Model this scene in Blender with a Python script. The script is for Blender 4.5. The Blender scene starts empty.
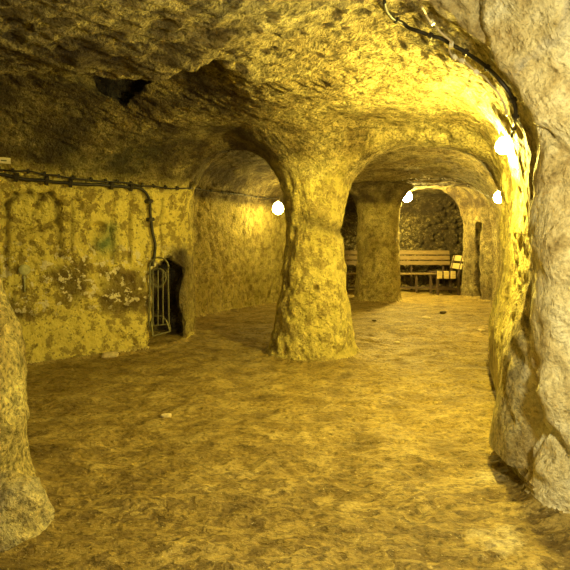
import bpy, math, random
import numpy as np
from mathutils import Vector, Matrix
from mathutils.bvhtree import BVHTree

random.seed(4)
C = bpy.context.scene.collection
F = 480.0; HOR = 245.0; EYE = 1.15          # focal length (px), horizon row, eye height (m)

# ------------------------------------------------------------------ noise
def _h(ix, iy, iz, seed):
    n = (ix.astype(np.uint32) * np.uint32(374761393) + iy.astype(np.uint32) * np.uint32(668265263)
         + iz.astype(np.uint32) * np.uint32(2147483647 - 58) + np.uint32(seed * 1013904223 & 0xffffffff))
    n = (n ^ (n >> np.uint32(13))) * np.uint32(1274126177)
    n = n ^ (n >> np.uint32(16))
    n = n * np.uint32(2246822519)
    return ((n ^ (n >> np.uint32(15))) & np.uint32(0xffffff)).astype(np.float32) / np.float32(16777215)

def vnoise(p, seed=0):
    b = np.floor(p); f = (p - b).astype(np.float32); b = b.astype(np.int64)
    f = f * f * f * (f * (f * 6 - 15) + 10)
    r = 0
    for dx in (0, 1):
        wx = f[:, 0] if dx else 1 - f[:, 0]
        for dy in (0, 1):
            wy = f[:, 1] if dy else 1 - f[:, 1]
            for dz in (0, 1):
                wz = f[:, 2] if dz else 1 - f[:, 2]
                r = r + wx * wy * wz * _h(b[:, 0] + dx, b[:, 1] + dy, b[:, 2] + dz, seed)
    return r * 2 - 1

def fbm(p, octv=3, seed=0, gain=.5):
    a, s, r = 1.0, 1.0, 0
    for i in range(octv):
        r = r + a * vnoise(p * s + 17.3 * i, seed + i); a *= gain; s *= 2.03
    return r

def cells(p, seed=0):
    b = np.floor(p).astype(np.int64); best = np.full(len(p), 9.0, np.float32)
    for dx in (-1, 0, 1):
        for dy in (-1, 0, 1):
            for dz in (-1, 0, 1):
                c = b + np.array([dx, dy, dz])
                q = np.stack([_h(c[:, 0], c[:, 1], c[:, 2], seed + k) for k in range(3)], 1) + c
                best = np.minimum(best, ((q - p) ** 2).sum(1))
    return np.sqrt(best)

def sstep(a, b, x):
    t = np.clip((x - a) / (b - a), 0, 1); return t * t * (3 - 2 * t)

# ------------------------------------------------------------------ the cave as a distance field
PLAN = [(-2.4,-1.5),(-2.4,2.2),(-3.55,3.0),(-3.75,3.7),(-2.55,4.52),(-1.55,5.20),(-1.42,5.34),(-1.20,5.60),(-1.17,6.0),
        (-1.30,6.6),(-1.42,7.36),(-.80,8.42),(-.19,9.3),(.10,9.8),(.30,10.5),(.55,12.6),
        (4.75,12.6),(4.75,11.2),(4.05,10.55),(4.06,9.9),(4.20,9.6),(3.75,8.6),(3.28,7.3),(3.04,6.45),(2.92,5.9),
        (2.22,4.9),(1.94,4.25),(1.62,3.35),(1.38,2.75),(1.22,2.36),(1.16,2.14),(1.22,2.03),(1.45,1.9),(1.9,1.5),(2.2,1.2),(2.2,-1.5)]
PIL1 = (0.30, 5.12); PIL2 = (1.93, 9.95); JAMB = (-1.79, 2.12)
R1 = ([0,.1,.3,.58,.85,1.1,1.4,1.62,1.8,1.93,2.05,2.14,2.3,2.6], [.47,.45,.41,.37,.335,.305,.30,.315,.35,.42,.50,.60,.80,1.2])
R2 = ([0,.2,.63,1.25,2.0,2.2,2.4,2.7], [.50,.48,.45,.42,.40,.44,.56,.9])
RJ = ([0,.34,.6,.87,1.3,1.9,2.3,2.7], [.62,.60,.56,.47,.36,.32,.34,.4])

def smax(a, b, k):
    h = np.maximum(k - np.abs(a - b), 0) / k
    return np.maximum(a, b) + h * h * k * .25

def poly_sdf(x, y, P):
    P = np.array(P, np.float32); n = len(P)
    d = np.full(x.shape, 1e9, np.float32); inside = np.zeros(x.shape, bool)
    for i in range(n):
        a = P[i]; b = P[(i + 1) % n]; e = b - a
        wx = x - a[0]; wy = y - a[1]
        t = np.clip((wx * e[0] + wy * e[1]) / (e @ e), 0, 1)
        d = np.minimum(d, (wx - e[0] * t) ** 2 + (wy - e[1] * t) ** 2)
        c = (a[1] > y) != (b[1] > y)
        if abs(e[1]) > 1e-9:
            inside ^= c & (x < a[0] + (y - a[1]) * e[0] / e[1])
    d = np.sqrt(d); return np.where(inside, -d, d)

def arch(x, y, z, A, B, th, zs, zt, p=2.3, k=.9, ext=.12):
    """rock slab between A and B with a superelliptic opening; negative inside the rock"""
    A = np.array(A); B = np.array(B); e = B - A; L = float(np.hypot(*e)); e = e / L; n = np.array([-e[1], e[0]])
    t = ((x - A[0]) * e[0] + (y - A[1]) * e[1]) / L * 2 - 1
    s = (x - A[0]) * n[0] + (y - A[1]) * n[1]
    v = np.maximum((z - zs) / (zt - zs), 0)
    op = k * (1 - (np.abs(t) ** p + v ** p) ** (1 / p))       # negative in rock
    r = smax(op, np.abs(s) - th, .18)
    return np.maximum(r, np.abs(t) * L / 2 - (L / 2 + ext))

def ceil_h(x, y):
    h = 2.30 + .12 * sstep(4.6, 5.8, y) - .06 * sstep(7, 9, y) + .12 * sstep(9.8, 10.8, y)
    h = h + .05 * sstep(-.5, -2.5, x) * sstep(4.6, 3.5, y) 
    # low slab at the front left, ending in a ledge
    led = poly_sdf(x, y, [(-5,-3),(-5,3.08),(-1.85,3.02),(-1.3,3.0),(-.83,2.95),(-.62,2.62),(-.46,2.52),(-.20,2.14),(.1,1.6),(.1,-3)])
    step = .36 * sstep(-.15, -.95, x) * sstep(5.2, 3.0, y)
    h = h - .21 * sstep(.6, -.4, x) * sstep(3.6, 2.4, y) + step * sstep(0.0, .10, led)
    notch = poly_sdf(x, y, [(-1.36,2.9),(-.80,2.9),(-.92,3.2),(-1.22,3.9),(-1.40,4.5),(-1.52,4.1),(-1.45,3.6),(-1.6,3.3)])
    return h

def field(xs, ys, zs):
    x2, y2 = np.meshgrid(xs, ys, indexing='ij'); x2 = x2.astype(np.float32); y2 = y2.astype(np.float32)
    plan = poly_sdf(x2, y2, PLAN)
    hc = ceil_h(x2, y2)
    kc = .75 - .25 * sstep(8, 10, y2) + .45 * sstep(.4, -1.2, x2) * sstep(6.5, 5.2, y2) 
    kc = kc + .25 * sstep(.3, 1.0, x2) * sstep(3.6, 3.0, y2) + .5 * sstep(4.8, 5.4, y2) * sstep(8.6, 8.0, y2) * sstep(1.2, 1.8, x2)
    X = x2[:, :, None]; Y = y2[:, :, None]; Z = zs.astype(np.float32)[None, None, :]
    f = smax(plan[:, :, None] + 0 * Z, Z - hc[:, :, None], kc[:, :, None])
    def rock(o, k):
        nonlocal f
        f = smax(f, -o, k)
    for (c, R) in ((PIL1, R1), (PIL2, R2)):
        rz = np.interp(zs, *R).astype(np.float32)[None, None, :]
        rock((np.hypot(X - c[0], Y - c[1]) - rz) * .92, .10)
    rz = np.interp(zs, *RJ).astype(np.float32)[None, None, :]
    rock((np.hypot(X - JAMB[0], Y - JAMB[1]) - rz) * .92, .15)
    # arches: across the passage, into the side bay, further back, and the one overhead
    rock(arch(X, Y, Z, (.56, 5.05), (2.13, 4.40), .22, 1.45, 2.13, 2.2), .12)
    rock(arch(X, Y, Z, (-1.50, 5.50), (.14, 5.20), .10, 1.1, 2.17, 2.4), .12)
    rock(arch(X, Y, Z, (2.25, 9.85), (3.98, 9.15), .22, 1.4, 2.50, 2.4), .12)
    rock(arch(X, Y, Z, (.1, 9.9), (1.60, 10.0), .25, 1.6, 2.42, 2.4), .12)
    rock(arch(X, Y, Z, (2.3, 10.75), (4.00, 10.75), .18, 1.2, 2.42, 2.4), .12)
    rock(arch(X, Y, Z, (-3.1, 2.16), (1.10, 2.06), .09, 1.3, 2.55, 2.3), .10)
    rock(np.sqrt((X - 1.40) ** 2 + (Y - 2.45) ** 2 + (Z * .5) ** 2) - .20, .12)
    # floor, slightly fouled up against the walls
    f = smax(f, -Z, .10)
    nt = poly_sdf(x2, y2, [(-1.42,2.9),(-1.0,2.9),(-1.08,3.25),(-1.30,3.9),(-1.45,4.4),(-1.55,4.1),(-1.5,3.6),(-1.62,3.2)])[:, :, None]
    f = np.minimum(f, smax(smax(nt + .02 * np.sin(Z * 14) - .18 * sstep(2.42, 2.55, Z), Z - 2.85, .08), 1.95 - Z, .02))
    # niche behind the small gate
    qx = (X + 1.39) * .97 + (Y - 5.50) * .25; qy = -(X + 1.39) * .25 + (Y - 5.50) * .97
    w = .19 + .03 * np.sin(Z * 9)
    box = np.maximum(np.maximum(np.abs(qx) - w, np.abs(qy) - .62), np.maximum(Z - 1.03 + .8 * np.abs(qx - .02), .05 - Z))
    f = np.minimum(f, box)
    # doorway slit in the far right wall
    box = np.maximum(np.maximum(np.abs(X - 4.25) - .28 , np.abs(Y - 10.15) - .15), np.maximum(Z - 1.62, .02 - Z))
    f = np.minimum(f, box)
    # hole in the left wall above the niche
    f = np.minimum(f, np.sqrt((X + 1.18) ** 2 * 1.6 + (Y - 5.75) ** 2 + (Z - 1.82) ** 2 * .8) - .11)
    return f.astype(np.float32)

def axis(a, b, fn):
    v = [a]
    while v[-1] < b: v.append(v[-1] + fn(v[-1]))
    return np.array(v)
XS = axis(-3.95, 5.0, lambda v: .034)
YS = axis(-1.7, 12.9, lambda v: .05 if v < 1.3 else .026 if v < 3.5 else .026 + (v - 3.5) * .0045)
ZS = axis(-.12, 3.0, lambda v: .032)

def surface_nets():
    Fd = field(XS, YS, ZS); S = Fd < 0
    nx, ny, nz = S.shape
    s8 = [S[dx:nx-1+dx, dy:ny-1+dy, dz:nz-1+dz] for dx in (0,1) for dy in (0,1) for dz in (0,1)]
    anyv = np.zeros_like(s8[0]); allv = np.ones_like(s8[0])
    for s in s8: anyv |= s; allv &= s
    act = anyv & ~allv
    ci = np.argwhere(act); idx = np.full(act.shape, -1, np.int32); idx[act] = np.arange(len(ci))
    acc = np.zeros((len(ci), 3)); cnt = np.zeros(len(ci))
    G = (XS, YS, ZS)
    for ax in range(3):
        o1, o2 = [a for a in range(3) if a != ax]
        for u in (0, 1):
            for v in (0, 1):
                a = ci.copy(); a[:, o1] += u; a[:, o2] += v; b = a.copy(); b[:, ax] += 1
                fa = Fd[a[:,0],a[:,1],a[:,2]]; fb = Fd[b[:,0],b[:,1],b[:,2]]
                m = (fa < 0) != (fb < 0); t = np.where(m, fa / np.where(m, fa - fb, 1), 0)
                P = np.stack([G[k][a[:,k]] for k in range(3)], 1)
                Q = np.stack([G[k][b[:,k]] for k in range(3)], 1)
                acc += np.where(m[:, None], P + (Q - P) * t[:, None], 0); cnt += m
    V = acc / cnt[:, None]
    quads = []
    for ax in range(3):
        o1, o2 = (ax + 1) % 3, (ax + 2) % 3
        sl0 = [slice(None)] * 3; sl1 = [slice(None)] * 3; sl0[ax] = slice(0, -1); sl1[ax] = slice(1, None)
        e = S[tuple(sl0)] != S[tuple(sl1)]; ei = np.argwhere(e)
        ok = (ei[:, o1] > 0) & (ei[:, o2] > 0) & (ei[:, o1] < act.shape[o1]) & (ei[:, o2] < act.shape[o2]); ei = ei[ok]
        def cell(du, dv):
            c = ei.copy(); c[:, o1] -= du; c[:, o2] -= dv; return idx[c[:,0], c[:,1], c[:,2]]
        q = np.stack([cell(1,1), cell(0,1), cell(0,0), cell(1,0)], 1)
        neg0 = S[ei[:,0], ei[:,1], ei[:,2]]          # air on the low side: normal must point to -axis
        q[neg0] = q[neg0][:, ::-1]
        quads.append(q)
    Q = np.concatenate(quads); Q = Q[(Q >= 0).all(1)]
    return V, Q

def vnormals(V, Q):
    n = np.cross(V[Q[:,2]] - V[Q[:,0]], V[Q[:,3]] - V[Q[:,1]])
    N = np.zeros_like(V)
    for k in range(4):
        for c in range(3): N[:, c] += np.bincount(Q[:, k], n[:, c], len(V))
    return N / (np.linalg.norm(N, axis=1)[:, None] + 1e-12)

def pt(px, py, D):                             # place seen at a given pixel, D metres ahead
    return np.array([(px - 285) / F * D, D, EYE - (py - HOR) / F * D])

V, Q = surface_nets()
# relax once to take grid stepping out
E = np.concatenate([Q[:, [0,1]], Q[:, [1,2]], Q[:, [2,3]], Q[:, [3,0]]])
for _ in range(2):
    acc = np.zeros_like(V); cnt = np.bincount(E.ravel(), minlength=len(V))[:, None]
    for c in range(3):
        acc[:, c] = np.bincount(E[:,0], V[E[:,1], c], len(V)) + np.bincount(E[:,1], V[E[:,0], c], len(V))
    V = V * .5 + acc / np.maximum(cnt, 1) * .5
# refine the stretch of rock nearest the camera
cx = V[Q].mean(1)
near = (np.hypot(cx[:,0], cx[:,1]) < 6.6) & (cx[:,1] > 1.2) & (np.abs(cx[:,0]) < cx[:,1] * .75 + .3)
def refine(V, Q, sel):
    Qs = Q[sel]; rest = Q[~sel]
    ed = np.sort(np.concatenate([Qs[:, [0,1]], Qs[:, [1,2]], Qs[:, [2,3]], Qs[:, [3,0]]]), axis=1)
    key = ed[:,0].astype(np.int64) * len(V) + ed[:,1]
    uk, inv = np.unique(key, return_inverse=True); inv = inv.ravel()
    a = uk // len(V); b = uk % len(V)
    mid = (V[a] + V[b]) / 2; base = len(V); m = len(Qs)
    e = (inv + base).reshape(4, m)
    cen = V[Qs].mean(1); cb = base + len(mid); c = cb + np.arange(m)
    V2 = np.concatenate([V, mid, cen])
    nq = np.concatenate([np.stack([Qs[:,0], e[0], c, e[3]], 1), np.stack([e[0], Qs[:,1], e[1], c], 1),
                         np.stack([c, e[1], Qs[:,2], e[2]], 1), np.stack([e[3], c, e[2], Qs[:,3]], 1)])
    # quads bordering the refined patch become n-gons so that no crack opens
    kd = {int(k): base + i for i, k in enumerate(uk)}
    vs = np.zeros(len(V), bool); vs[Qs.ravel()] = True
    bord = vs[rest].sum(1) >= 2
    ng = []
    for q in rest[bord]:
        f = []
        for i in range(4):
            s, t = int(q[i]), int(q[(i + 1) % 4]); f.append(s)
            k = min(s, t) * len(V) + max(s, t)
            if k in kd: f.append(kd[k])
        ng.append(f)
    return V2, nq, rest[~bord], ng
V, Qn, Qr, NG = refine(V, Q, near)
tri = []
for f in NG:
    if len(f) == 4: tri.append(f)
    elif len(f) == 5:
        # a quad and a triangle (stored as a quad with a repeated corner is unsafe, so keep n-gon)
        tri.append(f)
    else: tri.append(f)
Qall = np.concatenate([Qn, Qr, np.array([[f[0], f[len(f)//4], f[len(f)//2], f[3*len(f)//4]] for f in tri])])
N = vnormals(V, Qall)

# ---- carving, weathering and tool marks -------------------------------------------------
x, y, z = V[:,0], V[:,1], V[:,2]
up = N[:,2]
isfloor = sstep(.6, .9, up) * sstep(.25, .10, z)
isceil = sstep(-.25, -.7, up)
iswall = np.clip(1 - isfloor - isceil, 0, 1)
r1 = np.hypot(x - PIL1[0], y - PIL1[1]); ispil = sstep(.9, .6, r1) * iswall
nearrock = sstep(1.0, 1.12, x) * sstep(2.34, 2.16, y)              # pale rock right of the camera
# crest edge overhead belongs to the pale near rock too
nearrock = np.maximum(nearrock, sstep(2.26, 2.10, y + .0 * x) * sstep(.1, .9, x) * sstep(1.3, 1.7, z))
leftwall = iswall * sstep(-.9, -1.1, x) * sstep(5.6, 5.3, y) * sstep(3.2, 3.8, y)
disp = .045 * fbm(V * 1.1, 2, 1) * (1 - isfloor) * (1 - .8 * ispil)
disp += .016 * fbm(V * 4.3, 3, 5) * (1 - isfloor)
# ceiling: short diagonal pick marks
a = .62
u = (x * math.cos(a) + y * math.sin(a)); w = (-x * math.sin(a) + y * math.cos(a))
wv = .35 * fbm(V * 2.2, 2, 9)
pm = np.stack([u * 8 + wv, (w + .08 * wv) * 21, z * 8], 1)
marks = 1 - np.abs(vnoise(pm, 11)) * 1.6; marks2 = vnoise(pm * 1.9 + 5, 12)
disp += isceil * (.026 * marks + .014 * marks2) * (1 - .6 * sstep(.2, 1.0, x) * sstep(5, 4, y)) * (1 - .65 * sstep(1.5, .9, r1)) * (1 - .5 * sstep(4.3, 5.0, y))
# walls: steep adze strokes and pits
ws = .25 * vnoise(V * 2.5, 14)
ps = np.stack([(x + y * .4) * 17 + ws * 3 + z * 3, (y - .4 * x) * 17 + ws * 3, z * 5.5], 1)
strokes = vnoise(ps, 15)
far = sstep(5.6, 6.4, y)
disp += iswall * (1 - nearrock) * (.008 + .012 * np.maximum(ispil * .7, far)) * strokes
cw = cells(V * 7.0 + .6 * fbm(V * 3, 2, 21)[:, None], 31)
pits = sstep(.42, .18, cw)
disp -= iswall * (1 - far * .6) * .024 * pits * sstep(.0, .5, vnoise(V * 1.7, 33) + .3)
disp += iswall * .006 * fbm(V * 15, 2, 41)
# the near right rock: rounded lobes with a few open seams
nf = 1 - np.abs(fbm(V * np.array([2.1, 2.1, 1.5]), 2, 51)); lob = sstep(.90, 1.0, nf)
disp += nearrock * (.030 * fbm(V * 3.6, 3, 52) - .045 * lob)
# flaked, ragged foot of the right wall
foot = iswall * sstep(.7, 1.0, x) * sstep(3.6, 2.6, y) * sstep(.95, .35, z)
lean = iswall * sstep(.9, 1.2, x) * sstep(1.95, 2.25, y) * sstep(7, 5, y) * (1 - nearrock)
disp += lean * .12 * sstep(1.0, .25, z)
disp += foot * (.05 * fbm(V * np.array([5, 5, 3.]), 3, 55) + .02)
rw = iswall * sstep(1.0, 1.3, x) * (1 - nearrock) * sstep(9, 7, y)
pr = np.stack([(x + y) * 9, (y - x) * 9, z * 1.6], 1)
disp += rw * .020 * sstep(2.2, 3.0, y) * fbm(pr, 2, 58)
# slanting broken ridge on the farther pillar
for A, B, wd, dp in (((359,290),(372,240),.07,.07), ((372,240),(388,222),.07,.07), ((364,292),(378,244),.05,-.06), ((388,222),(398,248),.06,.04), ((378,290),(398,280),.06,.04)):
    a3 = pt(*A, 9.5); b3 = pt(*B, 9.5); e3 = b3 - a3
    tt = np.clip(((V - a3) @ e3) / (e3 @ e3), 0, 1); dv = V - (a3 + tt[:, None] * e3); dv[:, 1] *= .3
    disp += dp * np.exp(-(np.linalg.norm(dv, axis=1) / wd) ** 2)
# rubble-faced end wall
fw = sstep(12.1, 12.4, y) * iswall
disp += fw * .13 * (sstep(.65, .2, cells(V * np.array([7., 7., 8.]), 61)) - .3)
# floor: trodden, shallow hollows
fl = fbm(V * np.array([3.2, 5.0, 1]), 3, 71)
disp += isfloor * (.016 * fl + .010 * vnoise(V * np.array([9, 22, 1.]), 74) + .006 * vnoise(V * np.array([21, 40, 1.]), 75))
# dark damaged band on the front pillar and a drilled hole
ang = x - PIL1[0]
disp -= ispil * .035 * np.exp(-((z - (1.37 - .10 * np.sin(ang * 3))) / .06) ** 2) * sstep(-.05, .15, ang + .25)
for px, py, D, rad, dep in ((315,288,4.8,.030,.10),(318,350,4.75,.02,.06),(333,178,4.85,.02,.06),(347,132,4.5,.03,.07),(365,134,4.4,.03,.06),(379,187,9.5,.04,.12),
                            (398,99,3.4,.03,.06),(402,76,3.0,.035,.05),(302,68,3.3,.04,.05),(551,232,2.0,.012,.05),(540,206,2.0,.01,.03),(560,252,2.0,.009,.03),
                            (100,228,4.95,.05,.09),(78,204,4.8,.035,.05),(101,172,5.0,.045,.06),(36,202,4.65,.03,.05)):
    q = pt(px, py, D); d = np.linalg.norm((V - q) * np.array([1, .6, 1]), axis=1)
    disp -= dep * sstep(rad * 1.6, rad * .5, d)

# incised lines on the left wall (shallow blind arches and grooves)
def on_wall(px, py):                            # left wall plane through (-2.55,4.52),(-1.55,5.20)
    n = np.array([-.68, 1.0]); c = n @ np.array([-2.55, 4.52]); k = (px - 285) / F
    D = c / (n[0] * k + n[1]); return pt(px, py, D)
gmask = np.zeros(len(V))
WN = np.array([-.562, .827, 0])
def groove(pts, wd, dep):
    global disp, gmask
    P = [on_wall(*p) for p in pts]
    for A, B in zip(P[:-1], P[1:]):
        e = B - A; t = np.clip(((V - A) @ e) / (e @ e), 0, 1)
        dv = V - (A + t[:, None] * e); dv -= .9 * (dv @ WN)[:, None] * WN
        d = np.linalg.norm(dv, axis=1)
        disp -= leftwall * dep * np.exp(-(d / wd) ** 2) * .9
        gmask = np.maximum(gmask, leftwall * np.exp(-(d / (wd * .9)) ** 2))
groove([(6,275),(6,205),(14,196),(28,195),(33,198)], 0.027, 0.056)
groove([(33,212),(40,198),(50,196),(57,205),(59,225),(60,255)], 0.030, 0.061)
groove([(26,232),(40,229),(55,223),(59,220)], 0.025, 0.048)
groove([(112,108),(110,130),(111,160),(113,205)], 0.020, 0.048)
groove([(112,205),(111,230),(112,262)], 0.022, 0.035)
groove([(130,195),(129,262)], 0.020, 0.035)
groove([(72,202),(72,250)], 0.018, 0.026)
groove([(165,200),(164,250)], 0.018, 0.026)
groove([(24,272),(24,300)], 0.015, 0.032)
# the left wall's foot is a rough plinth
disp += leftwall * .05 * sstep(.42, .30, z + .05 * vnoise(V * 4, 91))
V = V + N * np.clip(disp, -.16, .13)[:, None]
N = vnormals(V, Qall)

# ------------------------------------------------------------------ splitting into floor, walls, ceiling, pillars
def faces_all():
    fs = [Qn, Qr]; return np.concatenate(fs), NG
Q4, NGf = faces_all()
def label_pts(P, Nn):
    xx, yy, zz = P.T
    lab = np.zeros(len(P), np.int8)                                # 0 ceiling
    plan_ax = np.array([(.404 * (yy - 2.35) + 1.1)]).ravel()
    wallish = (zz < 1.95) & (Nn[:,2] > -.75)
    lab[wallish] = 1
    right = xx > (.1 + .33 * yy)
    lab[wallish & right] = 2
    lab[wallish & (yy > 11.9)] = 3
    lab[wallish & (yy < -1.3)] = 6
    lab[(zz < .11) & (Nn[:,2] > .6)] = 4
    lab[(zz < .03)] = 4
    top = 2.02 + .02 * np.sin(xx * 9)
    lab[(np.hypot(xx - PIL1[0], yy - PIL1[1]) < np.interp(zz, *R1) + .14) & (zz < top) & (zz > .03)] = 5
    lab[(np.hypot(xx - PIL2[0], yy - PIL2[1]) < np.interp(zz, *R2) + .16) & (zz < 2.18) & (zz > .03)] = 7
    return lab
fc4 = V[Q4].mean(1); fn4 = N[Q4].mean(1); lab4 = label_pts(fc4, fn4)
cN = np.array([V[f].mean(0) for f in NGf]); nN = np.array([N[f].mean(0) for f in NGf]); labN = label_pts(cN, nN)

# colour variation of the rock as attributes, some of it painted-in shade
pale = np.clip(nearrock + .35 * foot, 0, 1)
damp_g = 0
for px, py, D, r in ((75,135,4.9,.30),(125,135,5.1,.28),(106,245,5.0,.10),(110,228,5.0,.07)):
    q = pt(px, py, D); damp_g = damp_g + np.exp(-(np.linalg.norm(V - q, axis=1) / r) ** 2)
damp_g = np.clip(damp_g * (1 + .5 * fbm(V * 6, 2, 95)), 0, 1)
band = ispil * np.exp(-((z - (1.37 - .10 * np.sin(ang * 3))) / .07) ** 2) * sstep(-.1, .1, ang + .2)
dark_zones = np.clip(sstep(2.3, 1.6, y) * 0 + sstep(12.0, 12.3, y) * .95 + band * .55, 0, 1)  # end wall and damaged pillar band made darker
mid = sstep(10.2, 10.8, y)
flecks = leftwall * sstep(.40, .6, z) * sstep(1.25, 1.0, z)
nqx = (x + 1.39) * .97 + (y - 5.50) * .25; nqy = -(x + 1.39) * .25 + (y - 5.50) * .97
niche_in = sstep(-.12, .0, nqy) * sstep(.40, .30, np.abs(nqx - .03)) * sstep(.9, .8, nqy) * sstep(1.2, 1.05, z) * sstep(-1.16, -1.2, x)  # niche interior, its recess shade put into the colour
plas = iswall * sstep(-1.0, -1.1, x) * sstep(6.6, 5.8, y) * sstep(3.2, 3.8, y) * sstep(2.15, 1.80, z + .10 * fbm(V * 4, 2, 99)) * (1 - niche_in)
stain = plas * sstep(-.55, .25, fbm(V * 2.4, 3, 88)) * sstep(.36, .50, z + .05 * vnoise(V * 5, 89)) * sstep(1.02, .88, z + .10 * vnoise(V * 4, 90))
pil2 = sstep(.8, .6, np.hypot(x - PIL2[0], y - PIL2[1])) * iswall
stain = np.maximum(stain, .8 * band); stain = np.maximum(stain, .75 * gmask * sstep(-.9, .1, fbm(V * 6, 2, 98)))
plas = np.maximum(plas, .5 * iswall * sstep(.3, .1, x) * sstep(5.6, 6.0, y) * sstep(2.0, 1.8, z) * (1 - niche_in)); plas = np.maximum(plas, .62 * ispil); plas = np.maximum(plas, .35 * pil2); plas = np.maximum(plas, .45 * rw * sstep(2.3, 2.6, y))
ATTR = dict(plas=plas, stain=stain, pale=pale, green=damp_g, dark=dark_zones, fleck=flecks, brown=np.clip(sstep(.1, -1.2, x) * sstep(2.0, 2.8, y) * sstep(1.78, 2.05, z + .08 * vnoise(V * 3, 97)) + sstep(9.2, 9.5, y) * sstep(1.9, 2.1, z) + sstep(.3, .0, x) * sstep(5.5, 5.8, y) * sstep(1.75, 2.1, z) + isceil * (.24 + .55 * sstep(.5, -1.0, x) * sstep(5.6, 5.2, y) + .4 * sstep(5.0, 5.4, y)) + .3 * sstep(8.2, 8.8, y) * iswall + .5 * sstep(3.3, 3.6, x) * sstep(8.8, 9.3, y) * iswall + 0 + niche_in + sstep(2.36, 2.46, z) * sstep(-.5, -.8, x) * sstep(4.8, 4.4, y), 0, 1))  # brown also puts shade of the niche, ceiling notch and far walls into the colour

# ------------------------------------------------------------------ materials
class NT:
    def __init__(s, name):
        s.m = bpy.data.materials.new(name); s.m.use_nodes = True; s.t = s.m.node_tree; s.n = s.t.nodes
        s.b = s.n['Principled BSDF']
        s.geo = s.n.new('ShaderNodeNewGeometry')
    def node(s, typ, **kw):
        n = s.n.new(typ)
        for k, v in kw.items():
            if k in ('i',):
                for a, b in v.items(): n.inputs[a].default_value = b
            else: setattr(n, k, v)
        return n
    def link(s, a, b): s.t.links.new(a, b)
    def pos(s, scale=(1,1,1), rot=(0,0,0)):
        mp = s.node('ShaderNodeMapping'); mp.inputs['Scale'].default_value = scale; mp.inputs['Rotation'].default_value = rot
        s.link(s.geo.outputs['Position'], mp.inputs['Vector']); return mp.outputs[0]
    def noise(s, scale, detail=4, rough=.55, vec=None, dist=0):
        n = s.node('ShaderNodeTexNoise', i={'Scale': scale, 'Detail': detail, 'Roughness': rough, 'Distortion': dist})
        s.link(vec or s.geo.outputs['Position'], n.inputs['Vector']); return n.outputs['Fac']
    def ramp(s, fac, stops, interp='LINEAR'):
        r = s.node('ShaderNodeValToRGB'); cr = r.color_ramp; cr.interpolation = interp
        while len(cr.elements) < len(stops): cr.elements.new(.5)
        for e, (p, c) in zip(cr.elements, stops):
            e.position = p; e.color = (*c, 1) if len(c) == 3 else c
        s.link(fac, r.inputs[0]); return r.outputs[0]
    def mix(s, f, a, b, blend='MIX'):
        m = s.node('ShaderNodeMix', data_type='RGBA', blend_type=blend)
        for v, k in ((f, 0), (a, 6), (b, 7)):
            if isinstance(v, (int, float)): m.inputs[k].default_value = v
            elif isinstance(v, tuple): m.inputs[k].default_value = (*v, 1)
            else: s.link(v, m.inputs[k])
        return m.outputs[2]
    def math(s, op, a, b=0.0, clamp=False):
        m = s.node('ShaderNodeMath', operation=op, use_clamp=clamp)
        for v, k in ((a, 0), (b, 1)):
            if isinstance(v, (int, float)): m.inputs[k].default_value = v
            else: s.link(v, m.inputs[k])
        return m.outputs[0]
    def attr(s, name):
        a = s.node('ShaderNodeAttribute', attribute_name=name); return a.outputs['Fac']
    def bump(s, h, dist, strength=1.0, normal=None):
        b = s.node('ShaderNodeBump', i={'Distance': dist, 'Strength': strength}); s.link(h, b.inputs['Height'])
        if normal: s.link(normal, b.inputs['Normal'])
        return b.outputs[0]
g = lambda v: (v, v, v)

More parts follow.
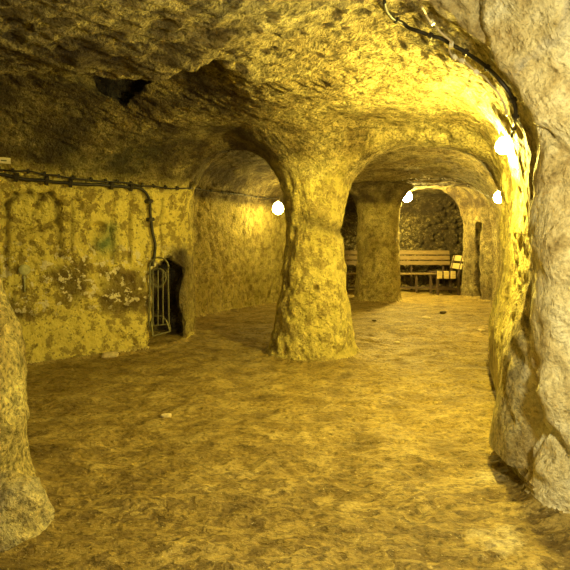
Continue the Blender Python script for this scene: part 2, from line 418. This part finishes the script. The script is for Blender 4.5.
def rock_material():
    t = NT('carved_tuff')
    n1 = t.noise(2.2, 5, .6); n2 = t.noise(11, 6, .65); n3 = t.noise(45, 5, .7)
    base = t.ramp(n1, [(.33, (.33,.25,.09)), (.5, (.58,.48,.19)), (.66, (.80,.70,.30))])
    spot = t.ramp(n2, [(.38, g(.25)), (.48, g(.85)), (.6, g(1.25))])
    base = t.mix(.75, base, spot, 'MULTIPLY')
    grit = t.ramp(n3, [(.38, g(.22)), (.48, g(.95)), (.62, g(1.5))])
    base = t.mix(.8, base, grit, 'MULTIPLY')
    # yellow limewashed-looking stretch of the left wall with brown flaked blotches
    yel = t.mix(t.noise(3.0, 5, .6), (.74,.62,.14), (.95,.84,.24))
    bl = t.ramp(t.noise(9, 6, .68), [(.50, g(0)), (.56, g(1))]); bl2 = t.ramp(t.noise(27, 4, .6), [(.60, g(0)), (.64, g(1))])
    yel = t.mix(t.math('MULTIPLY', bl, .75), yel, (.24,.165,.05)); yel = t.mix(t.math('MULTIPLY', bl2, .7), yel, (.15,.10,.035))
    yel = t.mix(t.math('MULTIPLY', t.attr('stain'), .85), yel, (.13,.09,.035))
    base = t.mix(t.attr('plas'), base, yel)
    # pale near rock: cream, grey seams, rusty blotches
    p1 = t.noise(4.2, 6, .6, dist=.6); p2 = t.noise(3.1, 4, .6, vec=t.pos((1,1,.7), (0,.5,0)), dist=.8)
    palec = t.ramp(p1, [(.30, (.36,.28,.13)), (.40, (.60,.50,.27)), (.50, (.80,.72,.46)), (.64, (.92,.88,.68))])
    palec = t.mix(t.ramp(p2, [(.57, g(0)), (.66, g(.7))]), palec, (.52,.51,.49))
    palec = t.mix(t.ramp(t.noise(5.5, 5, .6, vec=t.pos((1.3,1,1), (.3,1.2,0))), [(.62, g(0)), (.68, g(.55))]), palec, (.42,.28,.11))
    palec = t.mix(.35, palec, grit, 'MULTIPLY')
    base = t.mix(t.attr('pale'), base, palec)
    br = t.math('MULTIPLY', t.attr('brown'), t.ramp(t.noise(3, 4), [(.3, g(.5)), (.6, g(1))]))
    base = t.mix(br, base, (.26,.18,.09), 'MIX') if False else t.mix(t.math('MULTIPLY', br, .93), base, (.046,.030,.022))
    gr = t.math('MULTIPLY', t.attr('green'), .75)
    base = t.mix(gr, base, (.09,.20,.10))
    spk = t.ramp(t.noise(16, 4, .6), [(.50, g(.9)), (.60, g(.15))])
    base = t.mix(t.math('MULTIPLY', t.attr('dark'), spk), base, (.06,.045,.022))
    fl = t.math('MULTIPLY', t.attr('fleck'), t.ramp(t.noise(13, 4, .6), [(.56, g(0)), (.59, g(1))]))
    base = t.mix(fl, base, (.85,.78,.5))
    t.link(base, t.b.inputs['Base Color'])
    t.b.inputs['Roughness'].default_value = .8; t.b.inputs['Specular IOR Level'].default_value = .3
    vor = t.node('ShaderNodeTexVoronoi', i={'Scale': 26.0}); t.link(t.geo.outputs['Position'], vor.inputs['Vector'])
    pit = t.ramp(vor.outputs['Distance'], [(.05, g(0)), (.32, g(1))])
    h = t.math('ADD', t.math('MULTIPLY', n2, 1.3), t.math('MULTIPLY', n3, .75))
    h = t.math('ADD', h, t.math('MULTIPLY', pit, .32))
    h = t.math('ADD', h, t.math('MULTIPLY', t.noise(130, 3), .18))
    h = t.math('ADD', h, t.math('MULTIPLY', t.noise(15, 4, .6, vec=t.pos((1,2.6,1), (0,0,.62))), 1.3))
    h = t.math('MULTIPLY', h, t.math('SUBTRACT', 1.0, t.math('MULTIPLY', t.attr('plas'), .45)))
    h = t.math('MULTIPLY', h, t.math('SUBTRACT', 1.0, t.math('MULTIPLY', t.attr('pale'), .6)))
    t.link(t.bump(h, .060, 1.0), t.b.inputs['Normal'])
    return t.m

def floor_material():
    t = NT('trodden_earth')
    v = t.pos((1, 1.5, 1))
    n1 = t.noise(1.3, 4, .5); n2 = t.noise(13, 3, .45, vec=v, dist=.7); n3 = t.noise(34, 5, .7, vec=v); n4 = t.noise(3.6, 5, .6, vec=v, dist=.5)
    base = t.ramp(n4, [(.33, (.16,.112,.030)), (.5, (.28,.205,.058)), (.66, (.40,.31,.105))])
    blot = t.ramp(n2, [(.43, g(0)), (.49, g(1))])
    # wet-looking curled stains, strongest in the foreground
    sep = t.node('ShaderNodeSeparateXYZ'); t.link(t.geo.outputs['Position'], sep.inputs[0])
    mr = t.node('ShaderNodeMapRange', i={'From Min': 2.9, 'From Max': 2.2, 'To Min': .10, 'To Max': .7}); t.link(sep.outputs['Y'], mr.inputs['Value'])
    inv = t.math('SUBTRACT', 1.0, blot)
    base = t.mix(t.math('MULTIPLY', inv, mr.outputs[0]), base, (.12,.08,.026))
    for c, rad in (((.84, 1.84, 0), .12), ((1.0, 2.38, 0), .09)):
        ds = t.node('ShaderNodeVectorMath', operation='DISTANCE'); t.link(t.geo.outputs['Position'], ds.inputs[0]); ds.inputs[1].default_value = c
        k = t.math('ADD', t.math('DIVIDE', ds.outputs['Value'], rad), t.math('MULTIPLY', t.math('SUBTRACT', t.noise(14, 4, .6), .5), 3.0))
        base = t.mix(t.ramp(k, [(.3, g(.6)), (1.0, g(0))]), base, (.62,.54,.30))
    grit = t.ramp(n3, [(.36, g(.4)), (.48, g(1)), (.66, g(1.45))])
    base = t.mix(.9, base, grit, 'MULTIPLY')
    sp = t.noise(70, 3, .6, vec=v)
    base = t.mix(t.ramp(sp, [(.64, g(0)), (.70, g(.6))]), base, (.72,.62,.32))
    base = t.mix(t.ramp(sp, [(.30, g(.6)), (.36, g(0))]), base, (.08,.05,.02))
    t.link(base, t.b.inputs['Base Color'])
    t.link(t.ramp(n1, [(.35, g(.5)), (.65, g(.72))]), t.b.inputs['Roughness'])
    t.b.inputs['Specular IOR Level'].default_value = .35
    h = t.math('ADD', t.math('MULTIPLY', n4, 1.6), t.math('MULTIPLY', n3, .5))
    h = t.math('ADD', h, t.math('MULTIPLY', t.noise(14, 5, .6, vec=v), .8))
    h = t.math('ADD', h, t.math('MULTIPLY', blot, .12))
    t.link(t.bump(h, .030, 1.0), t.b.inputs['Normal'])
    return t.m

def plain(name, col, rough=.6, metal=0, var=.25, scale=30, bump=.002, spec=.4):
    t = NT(name)
    n = t.noise(scale, 4, .6)
    c = t.mix(1.0, tuple(col), t.ramp(n, [(.3, g(1 - var)), (.7, g(1 + var))]), 'MULTIPLY')
    t.link(c, t.b.inputs['Base Color']); t.b.inputs['Roughness'].default_value = rough; t.b.inputs['Metallic'].default_value = metal
    t.b.inputs['Specular IOR Level'].default_value = spec
    t.link(t.bump(n, bump, 1), t.b.inputs['Normal'])
    return t.m
def wood(name, col):
    t = NT(name)
    n = t.noise(5, 5, .6, vec=t.pos((1.5, 14, 20)))
    c = t.mix(1.0, tuple(col), t.ramp(n, [(.3, g(.6)), (.7, g(1.25))]), 'MULTIPLY')
    t.link(c, t.b.inputs['Base Color']); t.b.inputs['Roughness'].default_value = .6
    t.link(t.bump(n, .004, .6), t.b.inputs['Normal']); return t.m
def glow(name, col, s):
    m = bpy.data.materials.new(name); m.use_nodes = True; nt = m.node_tree
    b = nt.nodes['Principled BSDF']; b.inputs['Base Color'].default_value = (.9,.85,.7,1)
    b.inputs['Emission Color'].default_value = (*col, 1); b.inputs['Emission Strength'].default_value = s
    return m

ROCK = rock_material(); FLOOR = floor_material()
BLACK = plain('black_rubber', (.02,.017,.014), .5); DARKM = plain('dark_clip', (.03,.025,.02), .45)
PALEC = plain('pale_cable', (.60,.52,.36), .5); WHITE = plain('white_porcelain', (.78,.76,.70), .3)
IRON = plain('painted_iron', (.17,.16,.08), .55, .3, bump=.001)
WOOD = wood('aged_wood', (.20,.14,.055)); WOODL = wood('pale_wood', (.55,.45,.20)); WOODD = wood('dark_wood', (.07,.045,.025))
SOCK = plain('brass_socket', (.18,.13,.06), .4, .6); STONE = plain('pale_stone', (.66,.56,.33), .8, var=.35, bump=.01); STONED = plain('dark_stone', (.09,.065,.035), .8, var=.35, bump=.01)
CARD = plain('cream_card', (.62,.56,.36), .6); INK = plain('black_ink', (.03,.03,.03), .6)
CLAY = plain('dull_green_paint', (.42,.42,.22), .8)

# ------------------------------------------------------------------ object helpers
def rock_obj(name, ids, mat, org=(0,0,0)):
    sel4 = np.isin(lab4, ids); selN = np.isin(labN, ids)
    faces4 = Q4[sel4]; fN = [NGf[i] for i in np.nonzero(selN)[0]]
    used = np.zeros(len(V), bool); used[faces4.ravel()] = True
    for f in fN: used[f] = True
    mp = np.full(len(V), -1, np.int64); mp[used] = np.arange(used.sum())
    me = bpy.data.meshes.new(name)
    co = (V[used] - np.array(org)).astype(np.float32)
    loops = np.concatenate([mp[faces4].ravel()] + [mp[np.array(f)] for f in fN]).astype(np.int32)
    sizes = np.concatenate([np.full(len(faces4), 4), np.array([len(f) for f in fN], int)]).astype(np.int32)
    me.vertices.add(len(co)); me.vertices.foreach_set('co', co.ravel())
    me.loops.add(len(loops)); me.loops.foreach_set('vertex_index', loops)
    st = np.concatenate([[0], np.cumsum(sizes)[:-1]]).astype(np.int32)
    me.polygons.add(len(sizes)); me.polygons.foreach_set('loop_start', st)
    me.update(calc_edges=True); me.validate()
    me.polygons.foreach_set('use_smooth', np.ones(len(me.polygons), bool))
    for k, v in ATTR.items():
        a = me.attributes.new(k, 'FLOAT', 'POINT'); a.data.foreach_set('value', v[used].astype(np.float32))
    me.normals_split_custom_set_from_vertices(N[used].astype(np.float32))
    me.materials.append(mat)
    o = bpy.data.objects.new(name, me); o.location = org; C.objects.link(o); return o

def tag(o, label, cat, group=None):
    o['label'] = label; o['category'] = cat
    if group: o['group'] = group
    return o
def thing(name, label, cat, loc=(0,0,0), group=None):
    o = bpy.data.objects.new(name, None); o.location = loc; o.empty_display_size = .1; C.objects.link(o)
    return tag(o, label, cat, group)

class MB:
    def __init__(s): s.v = []; s.f = []
    def box(s, c, d, R=None, bev=0):
        hx, hy, hz = d[0]/2, d[1]/2, d[2]/2; b = bev
        c = Vector(c); R = R or Matrix.Identity(3); n = len(s.v)
        if b <= 0: b = min(d) * .12
        pts = []
        for sx in (-1,1):
            for sy in (-1,1):
                for sz in (-1,1):
                    pts += [(sx*(hx-b), sy*(hy-b), sz*hz), (sx*(hx-b), sy*hy, sz*(hz-b)), (sx*hx, sy*(hy-b), sz*(hz-b))]
        s.v += [tuple(c + R @ Vector(p)) for p in pts]
        def id(sx, sy, sz, k): return n + ((sx>0)*4 + (sy>0)*2 + (sz>0))*3 + k
        def face(q):
            P = [Vector(s.v[i]) for i in q]; cen = sum(P, Vector()) / len(P)
            nn = (P[1]-P[0]).cross(P[2]-P[1])
            s.f.append(tuple(q if nn.dot(cen - c) > 0 else q[::-1]))
        for k, (a, b2) in ((0, (0,1)), (1, (0,2)), (2, (1,2))):
            fixed = {0: 2, 1: 1, 2: 0}[k]
            for sg in (-1, 1):
                q = []
                for (u, w) in ((-1,-1),(1,-1),(1,1),(-1,1)):
                    t = [0,0,0]; t[fixed] = sg; t[a] = u; t[b2] = w; q.append(id(*t, k))
                face(q)
        for ax, (k1, k2) in ((0, (0,1)), (1, (0,2)), (2, (1,2))):
            o1, o2 = [i for i in range(3) if i != ax]
            for u in (-1,1):
                for w in (-1,1):
                    A = [0,0,0]; B = [0,0,0]; A[o1] = B[o1] = u; A[o2] = B[o2] = w; A[ax] = -1; B[ax] = 1
                    face([id(*A, k1), id(*B, k1), id(*B, k2), id(*A, k2)])
        for sx in (-1,1):
            for sy in (-1,1):
                for sz in (-1,1): face([id(sx,sy,sz,0), id(sx,sy,sz,1), id(sx,sy,sz,2)])
    def tube(s, pts, r, seg=8, closed=False):
        pts = [Vector(p) for p in pts]; n = len(pts)
        rs = r if isinstance(r, (list, tuple)) else [r] * n
        base = len(s.v); up = None
        for i, p in enumerate(pts):
            if closed: t = pts[(i+1) % n] - pts[i-1]
            else: t = pts[min(i+1, n-1)] - pts[max(i-1, 0)]
            t.normalize()
            if up is None:
                up = Vector((0,0,1)) if abs(t.z) < .9 else Vector((1,0,0))
            a = t.cross(up).normalized(); b = a.cross(t).normalized(); up = b
            for k in range(seg):
                an = 2*math.pi*k/seg; s.v.append(tuple(p + (a*math.cos(an) + b*math.sin(an)) * rs[i]))
        for i in range(n if closed else n-1):
            j = (i+1) % n
            for k in range(seg):
                l = (k+1) % seg
                s.f.append((base+i*seg+k, base+i*seg+l, base+j*seg+l, base+j*seg+k))
        if not closed:
            s.f.append(tuple(base+k for k in range(seg))[::-1]); s.f.append(tuple(base+(n-1)*seg+k for k in range(seg)))
    def lathe(s, c, prof, axis=(0,0,1), seg=20):
        ax = Vector(axis).normalized(); s.tube([Vector(c) + ax*h for r, h in prof], [max(r, 1e-4) for r, h in prof], seg)
    def build(s, name, mat, parent=None, smooth=False, org=None):
        me = bpy.data.meshes.new(name)
        off = Vector(org) if org is not None else (parent.matrix_world.translation if parent else Vector())
        if parent:
            off = Vector(); q = parent
            while q: off = off + q.location; q = q.parent
        me.from_pydata([tuple(Vector(v) - off) for v in s.v], [], s.f); me.update()
        import bmesh
        bm = bmesh.new(); bm.from_mesh(me); bmesh.ops.recalc_face_normals(bm, faces=bm.faces); bm.to_mesh(me); bm.free()
        if smooth:
            me.polygons.foreach_set('use_smooth', [True]*len(me.polygons)); 
        me.materials.append(mat)
        o = bpy.data.objects.new(name, me); C.objects.link(o)
        if parent: o.parent = parent
        elif org is not None: o.location = org
        return o

# ------------------------------------------------------------------ the setting
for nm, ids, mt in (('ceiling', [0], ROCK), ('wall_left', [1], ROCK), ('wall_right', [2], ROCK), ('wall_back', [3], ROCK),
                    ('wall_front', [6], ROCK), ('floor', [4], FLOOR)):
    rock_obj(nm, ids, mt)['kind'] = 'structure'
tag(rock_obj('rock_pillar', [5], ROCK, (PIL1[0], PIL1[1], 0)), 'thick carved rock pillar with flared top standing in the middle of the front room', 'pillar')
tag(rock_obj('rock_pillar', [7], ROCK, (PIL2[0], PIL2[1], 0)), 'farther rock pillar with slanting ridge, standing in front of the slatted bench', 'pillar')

# a ray test against the rock, to seat cables, lamps and stones on its real surface
tris = np.concatenate([Qall[:, :3], Qall[:, [0,2,3]]])
BV = BVHTree.FromPolygons([tuple(v) for v in V.tolist()], [tuple(q) for q in Qall.tolist()])
def seat(px, py, off=.02):
    d = Vector(((px-285)/F, 1, (HOR-py)/F)).normalized()
    h, n, i, t = BV.ray_cast(Vector((0,0,EYE)), d)
    if n.dot(d) > 0: n = -n
    return h + n * off, n
def nearest(p, off=0.0):
    h, n, i, d = BV.find_nearest(Vector(p)); 
    if n.dot(Vector(p) - h) < 0: n = -n
    return h + n * off, n
def ground(px, py):
    h, n = seat(px, py, 0); return h
def smooth_path(P, k=4):
    P = [Vector(p) for p in P]; out = []
    for i in range(len(P)-1):
        a, b, c, d = P[max(i-1,0)], P[i], P[i+1], P[min(i+2, len(P)-1)]
        for j in range(k):
            t = j/k; out.append(.5*((2*b) + (c-a)*t + (2*a-5*b+4*c-d)*t*t + (3*b-a-3*c+d)*t**3))
    out.append(P[-1]); return out
def dens(pix, n):
    out = []
    seg = [math.dist(a, b) for a, b in zip(pix[:-1], pix[1:])]; L = sum(seg)
    for i in range(n + 1):
        s = L*i/n; k = 0
        while k < len(seg)-1 and s > seg[k]: s -= seg[k]; k += 1
        a, b = pix[k], pix[k+1]; t = s/seg[k]; out.append((a[0]+(b[0]-a[0])*t, a[1]+(b[1]-a[1])*t))
    return out
def clip_box(mb, p, t, n, s):
    t = Vector(t).normalized(); n = Vector(n); b = t.cross(n).normalized(); n = b.cross(t).normalized()
    R = Matrix((t, b, n)).transposed(); mb.box(p, s, R)

def cable(name, label, pix, n, r, mat, off, clips, cmat, csize, cname='clip', ends=None, group=None, lerp=.35):
    P = [seat(px, py, off) for px, py in dens(pix, n)]
    pts = [p for p, _ in P]
    for _ in range(2):
        pts = [pts[0]] + [(pts[i-1] + pts[i]*2 + pts[i+1]) / 4 for i in range(1, len(pts)-1)] + [pts[-1]]
    if ends: pts = pts + [Vector(e) for e in ends]
    org = pts[0].copy()
    th = thing(name, label, 'cable', org, group)
    mb = MB(); mb.tube(smooth_path(pts, 3), r, 8); mb.build('sheath', mat, th, True)
    for f in clips:
        i = min(max(int(f*(len(pts)-1)), 1), len(pts)-2)
        fr = f*(len(pts)-1) - i; p = pts[i].lerp(pts[i+1], max(0, min(1, fr)))
        c = MB(); hp, hn = nearest(p, 0)
        clip_box(c, p.lerp(hp, lerp), pts[i+1]-pts[i-1], hn, csize); c.build(cname, cmat, th)
    return th, pts

# cables along the left wall
cable('wall_cable', 'thick black cable clipped along the left wall, bending down towards the small gate',
      [(-12,172),(0,174),(75,182),(143,187),(147,195),(149,222),(153,245),(152,256),(150,266)], 60, .016, BLACK, .045,
      [.035,.12,.25,.35,.52,.60,.72,.80], DARKM, (.035,.07,.075))
cable('wall_cable', 'thin knobbed black cable running from the left edge to the lamp behind the front pillar',
      [(-12,165),(0,167),(60,175),(110,180),(150,184),(215,191),(272,198)], 70, .008, BLACK, .05,
      [.04,.09,.14,.20,.25,.30,.36,.41,.45,.5,.54,.58,.62,.66,.70,.74,.78,.82,.86,.90,.94,.97], DARKM, (.022,.036,.04), 'knob')
# cables over the near arch at the upper right
RC = [(383,-4),(389,12),(415,24),(440,33),(465,45),(488,60),(505,75),(518,92),(522,106),(520,124),(517,134)]
cable('arch_cable', 'thick black cable curving down the edge of the near arch at upper right', RC, 46, .009, BLACK, .030,
      [.11,.30,.49,.62,.82,.90,.96], DARKM, (.022,.026,.026), lerp=0)
cable('arch_cable', 'pale thin cable with white connectors, beside the black cable on the near arch',
      [(424,-4),(437,12),(452,29),(456,35),(454,46),(466,52),(478,60),(495,73),(508,88),(516,100),(517,112)], 44, .0048, PALEC, .052,
      [.14,.32,.43,.50,.62], WHITE, (.026,.020,.020), 'connector', lerp=0)
# thin cable across the far arch
cable('arch_cable', 'thin cable with pale dots hung round the second arch of the passage', [(392,181),(410,178),(440,177),(465,183),(482,191),(497,199)], 26, .006, BLACK, .03,
      [.1,.22,.34,.46,.58,.70,.82,.92], WHITE, (.02,.02,.02), 'connector')

# ------------------------------------------------------------------ lamps
YEL = (1.0, .74, .16)
BULB = glow('lit_bulb', YEL, 110.0)
BULBN = glow('lit_bulb_near', (1.0, .77, .14), 3000.0)
BULBR = glow('lit_bulb_far', YEL, 600.0)
def lamp(label, p, r, mat):
    p = Vector(p); hp, hn = nearest(p)
    if (hp - p).length > .6: hp = p + Vector((0,0,.3)); hn = Vector((0,0,-1))
    th = thing('wall_lamp', label, 'lamp', hp, 'bare yellow bulbs on the cave walls')
    d = (p - hp).normalized()
    m = MB(); m.lathe(hp - d*.01, [(.030,0),(.030,.018),(.012,.022),(.012,.03)], d, 14); m.build('bracket', SOCK, th, True)
    top = p + Vector((0,0,r*1.55))
    m = MB(); m.tube(smooth_path([hp + d*.01, hp + d*.035 + Vector((0,0,.03)), top + Vector((0,0,.045)), top + Vector((0,0,.02))], 5), .006, 8); m.build('lead', BLACK, th, True)
    m = MB(); m.lathe(top, [(.001,.03),(.016,.028),(.019,.01),(.019,-.012),(.015,-.02)], (0,0,1), 14); m.build('socket', SOCK, th, True)
    prof = [(.013, r*1.30),(.5*r, r*1.12),(.86*r, r*.62),(r, 0),(.86*r,-.5*r),(.5*r,-.86*r),(.02*r,-r)]
    m = MB(); m.lathe(p, prof, (0,0,1), 20); m.build('bulb', mat, th, True)
    return th
def lamp_at(px, py, D): return Vector(pt(px, py, D))
lamp('large bare yellow bulb on the right wall, just below the arch cables', lamp_at(503,147,3.02), .045, BULBN)
lamp('second bare bulb along the right wall, deeper in the passage', lamp_at(499,198,6.0), .065, BULBR)
lamp('bare bulb glowing beside the farther pillar, before the rubble end wall', lamp_at(407,197,10.3), .11, glow('lit_bulb_end', YEL, 900.0))
lamp('bare bulb at the left edge of the front pillar, ending the knobbed cable', lamp_at(278,209,8.55), .10, BULB)
# unseen lights just outside the frame, added to fill the front room
def unseen_point(loc, e, col, r=.08):
    l = bpy.data.lights.new('unseen_light', 'POINT'); l.energy = e; l.color = col; l.shadow_soft_size = r
    o = bpy.data.objects.new('unseen_light', l); o.location = loc; C.objects.link(o)
unseen_point((.85, .75, 1.35), 75, (1.0, .85, .42))
unseen_point((-.75, -.2, 1.8), 20, (1.0, .74, .16))

# ------------------------------------------------------------------ small gate in the left niche
GM = (-1.355, 5.36)
def make_gate():
    D = 5.20
    P = lambda px, py, d=D: Vector(pt(px, py, d))
    base = P(160, 336)
    th = thing('iron_gate', 'small rusty iron grille with a ring at its top, in the left wall niche', 'gate', base)
    m = MB()
    out = [P(149,326),(P(149.5,300)),P(150,270)] + [P(159 - 9.5*math.cos(a), 267 - 9.5*math.sin(a)) for a in np.linspace(.1, 3.04, 9)] + [P(168,270,D+.06),P(168.5,300,D+.07),P(169,324,D+.08)]
    m.tube(out, .009, 6); m.tube([P(149,326), P(169,324,D+.08)], .009, 6); m.build('frame', IRON, th)
    m = MB(); m.tube([P(158 + 8.0*math.cos(a), 277.5 + 9.0*math.sin(a)) for a in np.linspace(0, 2*math.pi, 20, endpoint=False)], .008, 6, True); m.build('ring', IRON, th)
    for px in (153,158,163): 
        m = MB(); m.tube([P(px, 270), P(px, 325)], .0065, 6); m.build('bar', IRON, th)
    for a, b in (((153,287),(163,287)), ((153,316),(163,316)), ((163,278),(169,268))):
        m = MB(); m.tube([P(*a), P(*b)], .006, 6); m.build('crossbar', IRON, th)
    m = MB()
    a, b, c, d = P(150,327), P(153,316.5), P(163,316.5,D+.02), P(170,326,D+.08)
    e, f = P(153,336,D-.05), P(170,331.5,D+.03)
    for s, t in ((a,b),(c,d),(a,e),(e,f),(f,d),(e, a.lerp(b,.5)),(f, c.lerp(d,.5))): m.tube([s,t], .008, 6)
    m.build('foot_rail', IRON, th)
make_gate()

# small cream card at the far left above the cables
p, n = seat(3, 160, .02)
th = thing('wall_card', 'small cream card with a dark line, fixed above the cables at far left', 'sign', p)
R = Matrix((Vector((.82,.57,0)), n.cross(Vector((.82,.57,0))).normalized(), n)).transposed()
def slab(c, d, Rm, nm, mat, par):
    m = MB(); m.box(c, d, Rm); return m.build(nm, mat, par)
tx = Vector((.82,.57,0)); tz = Vector((0,0,1)); ty = tx.cross(tz).normalized()
RW = Matrix((tx, tz, -ty)).transposed()
slab(p, (.11,.055,.008), RW, 'card', CARD, th)
slab(p - ty*-.006 + tx*.012 - tz*.004, (.045,.012,.004), RW, 'printed_line', INK, th) if False else slab(p + ty*.006 - tz*.002, (.045,.010,.006), RW, 'printed_line', INK, th)
# dull oval plate on the left wall
p, n = seat(24, 269, .015); n = Vector((.562, -.827, 0))
th = thing('wall_plate', 'dull green oval plate with a stem below it, low on the left wall', 'plate', p)
m = MB(); m.lathe(p - n*.012, [(.045,-.01),(.05,0),(.052,.012),(.044,.02),(.001,.022)], n, 20); m.build('disc', CLAY, th, True)
m = MB(); q, _ = seat(25, 292, .004); m.tube([p - Vector((0,0,.05)) , q], .008, 8); m.build('stem', CLAY, th, True)

# ------------------------------------------------------------------ benches in the end room
def plank(th, nm, c, d, R, mat): 
    m = MB(); m.box(c, d, R, .006); return m.build(nm, mat, th)
I3 = Matrix.Identity(3)
def long_bench():
    x0, x1 = 1.35, 4.12; yb = 12.0; L = x1 - x0; cxx = (x0+x1)/2
    th = thing('slatted_bench', 'long wooden slatted bench along the rubble end wall, behind the farther pillar', 'bench', (cxx, yb-.2, 0))
    tilt = Matrix.Rotation(-.12, 3, 'X')
    for k, zz in enumerate((.93, .80, .67)):
        plank(th, 'back_slat', (cxx, yb + .03*(k == 0), zz + .03), (L, .03, .105), tilt, WOOD)
    for k in range(4):
        plank(th, 'seat_slat', (cxx, yb - .13 - k*.10, .45), (L, .088, .03), I3, WOOD)
    for xx in (x0+.15, x0+1.0, x1-.95, x1-.15):
        m = MB(); m.box((xx, yb-.42, .222), (.05,.05,.43)); m.build('leg', WOODD, th)
        m = MB(); m.box((xx, yb+.05, .48), (.05,.05,.94), Matrix.Rotation(-.03, 3, 'X')); m.build('leg', WOODD, th)
    plank(th, 'stretcher', (cxx, yb-.42, .12), (L-.2, .04, .05), I3, WOODD)
long_bench()
def side_bench():
    # stands along the right side of the end room, turned towards the passage
    o = Vector((3.72, 11.15, 0)); a = -1.52
    Rz = Matrix.Rotation(a, 3, 'Z')
    th = thing('slatted_bench', 'short dark wooden bench with pale slat ends, side-on at right of the long bench', 'bench', o)
    W = lambda p: o + Rz @ Vector(p)
    Lh = .30
    for k in range(3):
        plank(th, 'seat_slat', W((0, -.25 + k*.155, .52)), (Lh*2, .10, .03), Rz, WOODD)
        plank(th, 'end_board', W((Lh + .018, -.25 + k*.155, .475)), (.028, .11, .17), Rz, WOODL)
    for k, zz in enumerate((.62, .80)):
        plank(th, 'back_slat', W((0, .27 + .05*k, zz + .04)), (Lh*2, .03, .13), Rz @ Matrix.Rotation(-.25, 3, 'X'), WOODL)
    for s in (-1, 1):
        for yy in (-.26, .22):
            m = MB(); m.box(W((s*(Lh-.08), yy, .23)), (.055,.055,.45), Rz); m.build('leg', WOODD, th)
        m = MB(); m.box(W((s*(Lh-.08), .27, .66)), (.05,.045,.50), Rz @ Matrix.Rotation(-.25, 3, 'X')); m.build('back_post', WOODD, th)
        m = MB(); m.box(W((s*(Lh-.08), -.02, .15)), (.04,.46,.05), Rz); m.build('stretcher', WOODD, th)
        m = MB(); m.box(W((s*(Lh-.08), -.02, .42)), (.045,.52,.06), Rz); m.build('seat_rail', WOODD, th)
side_bench()

# ------------------------------------------------------------------ loose stones
def stone(name, label, p, r, mat, seed, squash=(1,1,.6), flat=.9):
    import bmesh
    bm = bmesh.new(); bmesh.ops.create_icosphere(bm, subdivisions=4 if r > .1 else 3, radius=1)
    co = np.array([v.co[:] for v in bm.verts])
    d = 1 + .22 * fbm(co * 1.3 + seed, 2, seed) + .06 * fbm(co * 5 + seed, 2, seed + 3)
    co = np.clip(co * d[:, None], -flat, flat)
    for v, c in zip(bm.verts, co): v.co = Vector((c[0]*r*squash[0], c[1]*r*squash[1], c[2]*r*squash[2]))
    me = bpy.data.meshes.new(name); bm.to_mesh(me); bm.free()
    me.polygons.foreach_set('use_smooth', [True]*len(me.polygons)); me.materials.append(mat)
    o = bpy.data.objects.new(name, me); o.location = Vector(p) + Vector((0,0,r*squash[2]*.55)); C.objects.link(o)
    return tag(o, label, 'stone')
bo = stone('boulder', 'rounded boulder at the foot of the rock at far left', (-1.19, 1.97, -.12), .21, ROCK, 5, (1,.8,1), 1.5)
at = bo.data.attributes.new('pale', 'FLOAT', 'POINT'); at.data.foreach_set('value', [.35] * len(bo.data.vertices))
for px, py, r, mt, lb in ((110,357,.07,STONE,'pale broken stone lying at the foot of the left wall'),
                          (166,417,.030,STONE,'flat pale stone on the open floor left of the front pillar'),
                          (426,319,.055,STONE,'flat pale stone on the floor in the middle of the passage'),
                          (397,343,.030,STONE,'small pale stone on the floor right of the front pillar'),
                          (443,313,.045,STONED,'dark flat stone on the passage floor before the benches'),
                          (374,321,.030,STONED,'tiny dark stone on the floor beside the front pillar, in the passage'),
                          (481,331,.04,STONE,'small pale stone at the foot of the right wall')):
    h = ground(px, py); stone('stone', lb, h, r, mt, int(px), (1.3,.9,.5))

# ------------------------------------------------------------------ camera, world, view
cam = bpy.data.cameras.new('camera'); co = bpy.data.objects.new('camera', cam); C.objects.link(co)
co.location = (0, 0, EYE); co.rotation_euler = (math.pi/2, 0, 0)
cam.sensor_width = 36; cam.lens = 36 * F / 570; cam.shift_y = -(285 - HOR) / 570; cam.clip_start = .05
bpy.context.scene.camera = co
w = bpy.data.worlds.new('world'); bpy.context.scene.world = w; w.use_nodes = True
w.node_tree.nodes['Background'].inputs[0].default_value = (.02,.015,.005,1); w.node_tree.nodes['Background'].inputs[1].default_value = .2
vs = bpy.context.scene.view_settings
vs.view_transform = 'Standard'; vs.look = 'None'; vs.gamma = 1; vs.exposure = .25; vs.use_curve_mapping = False
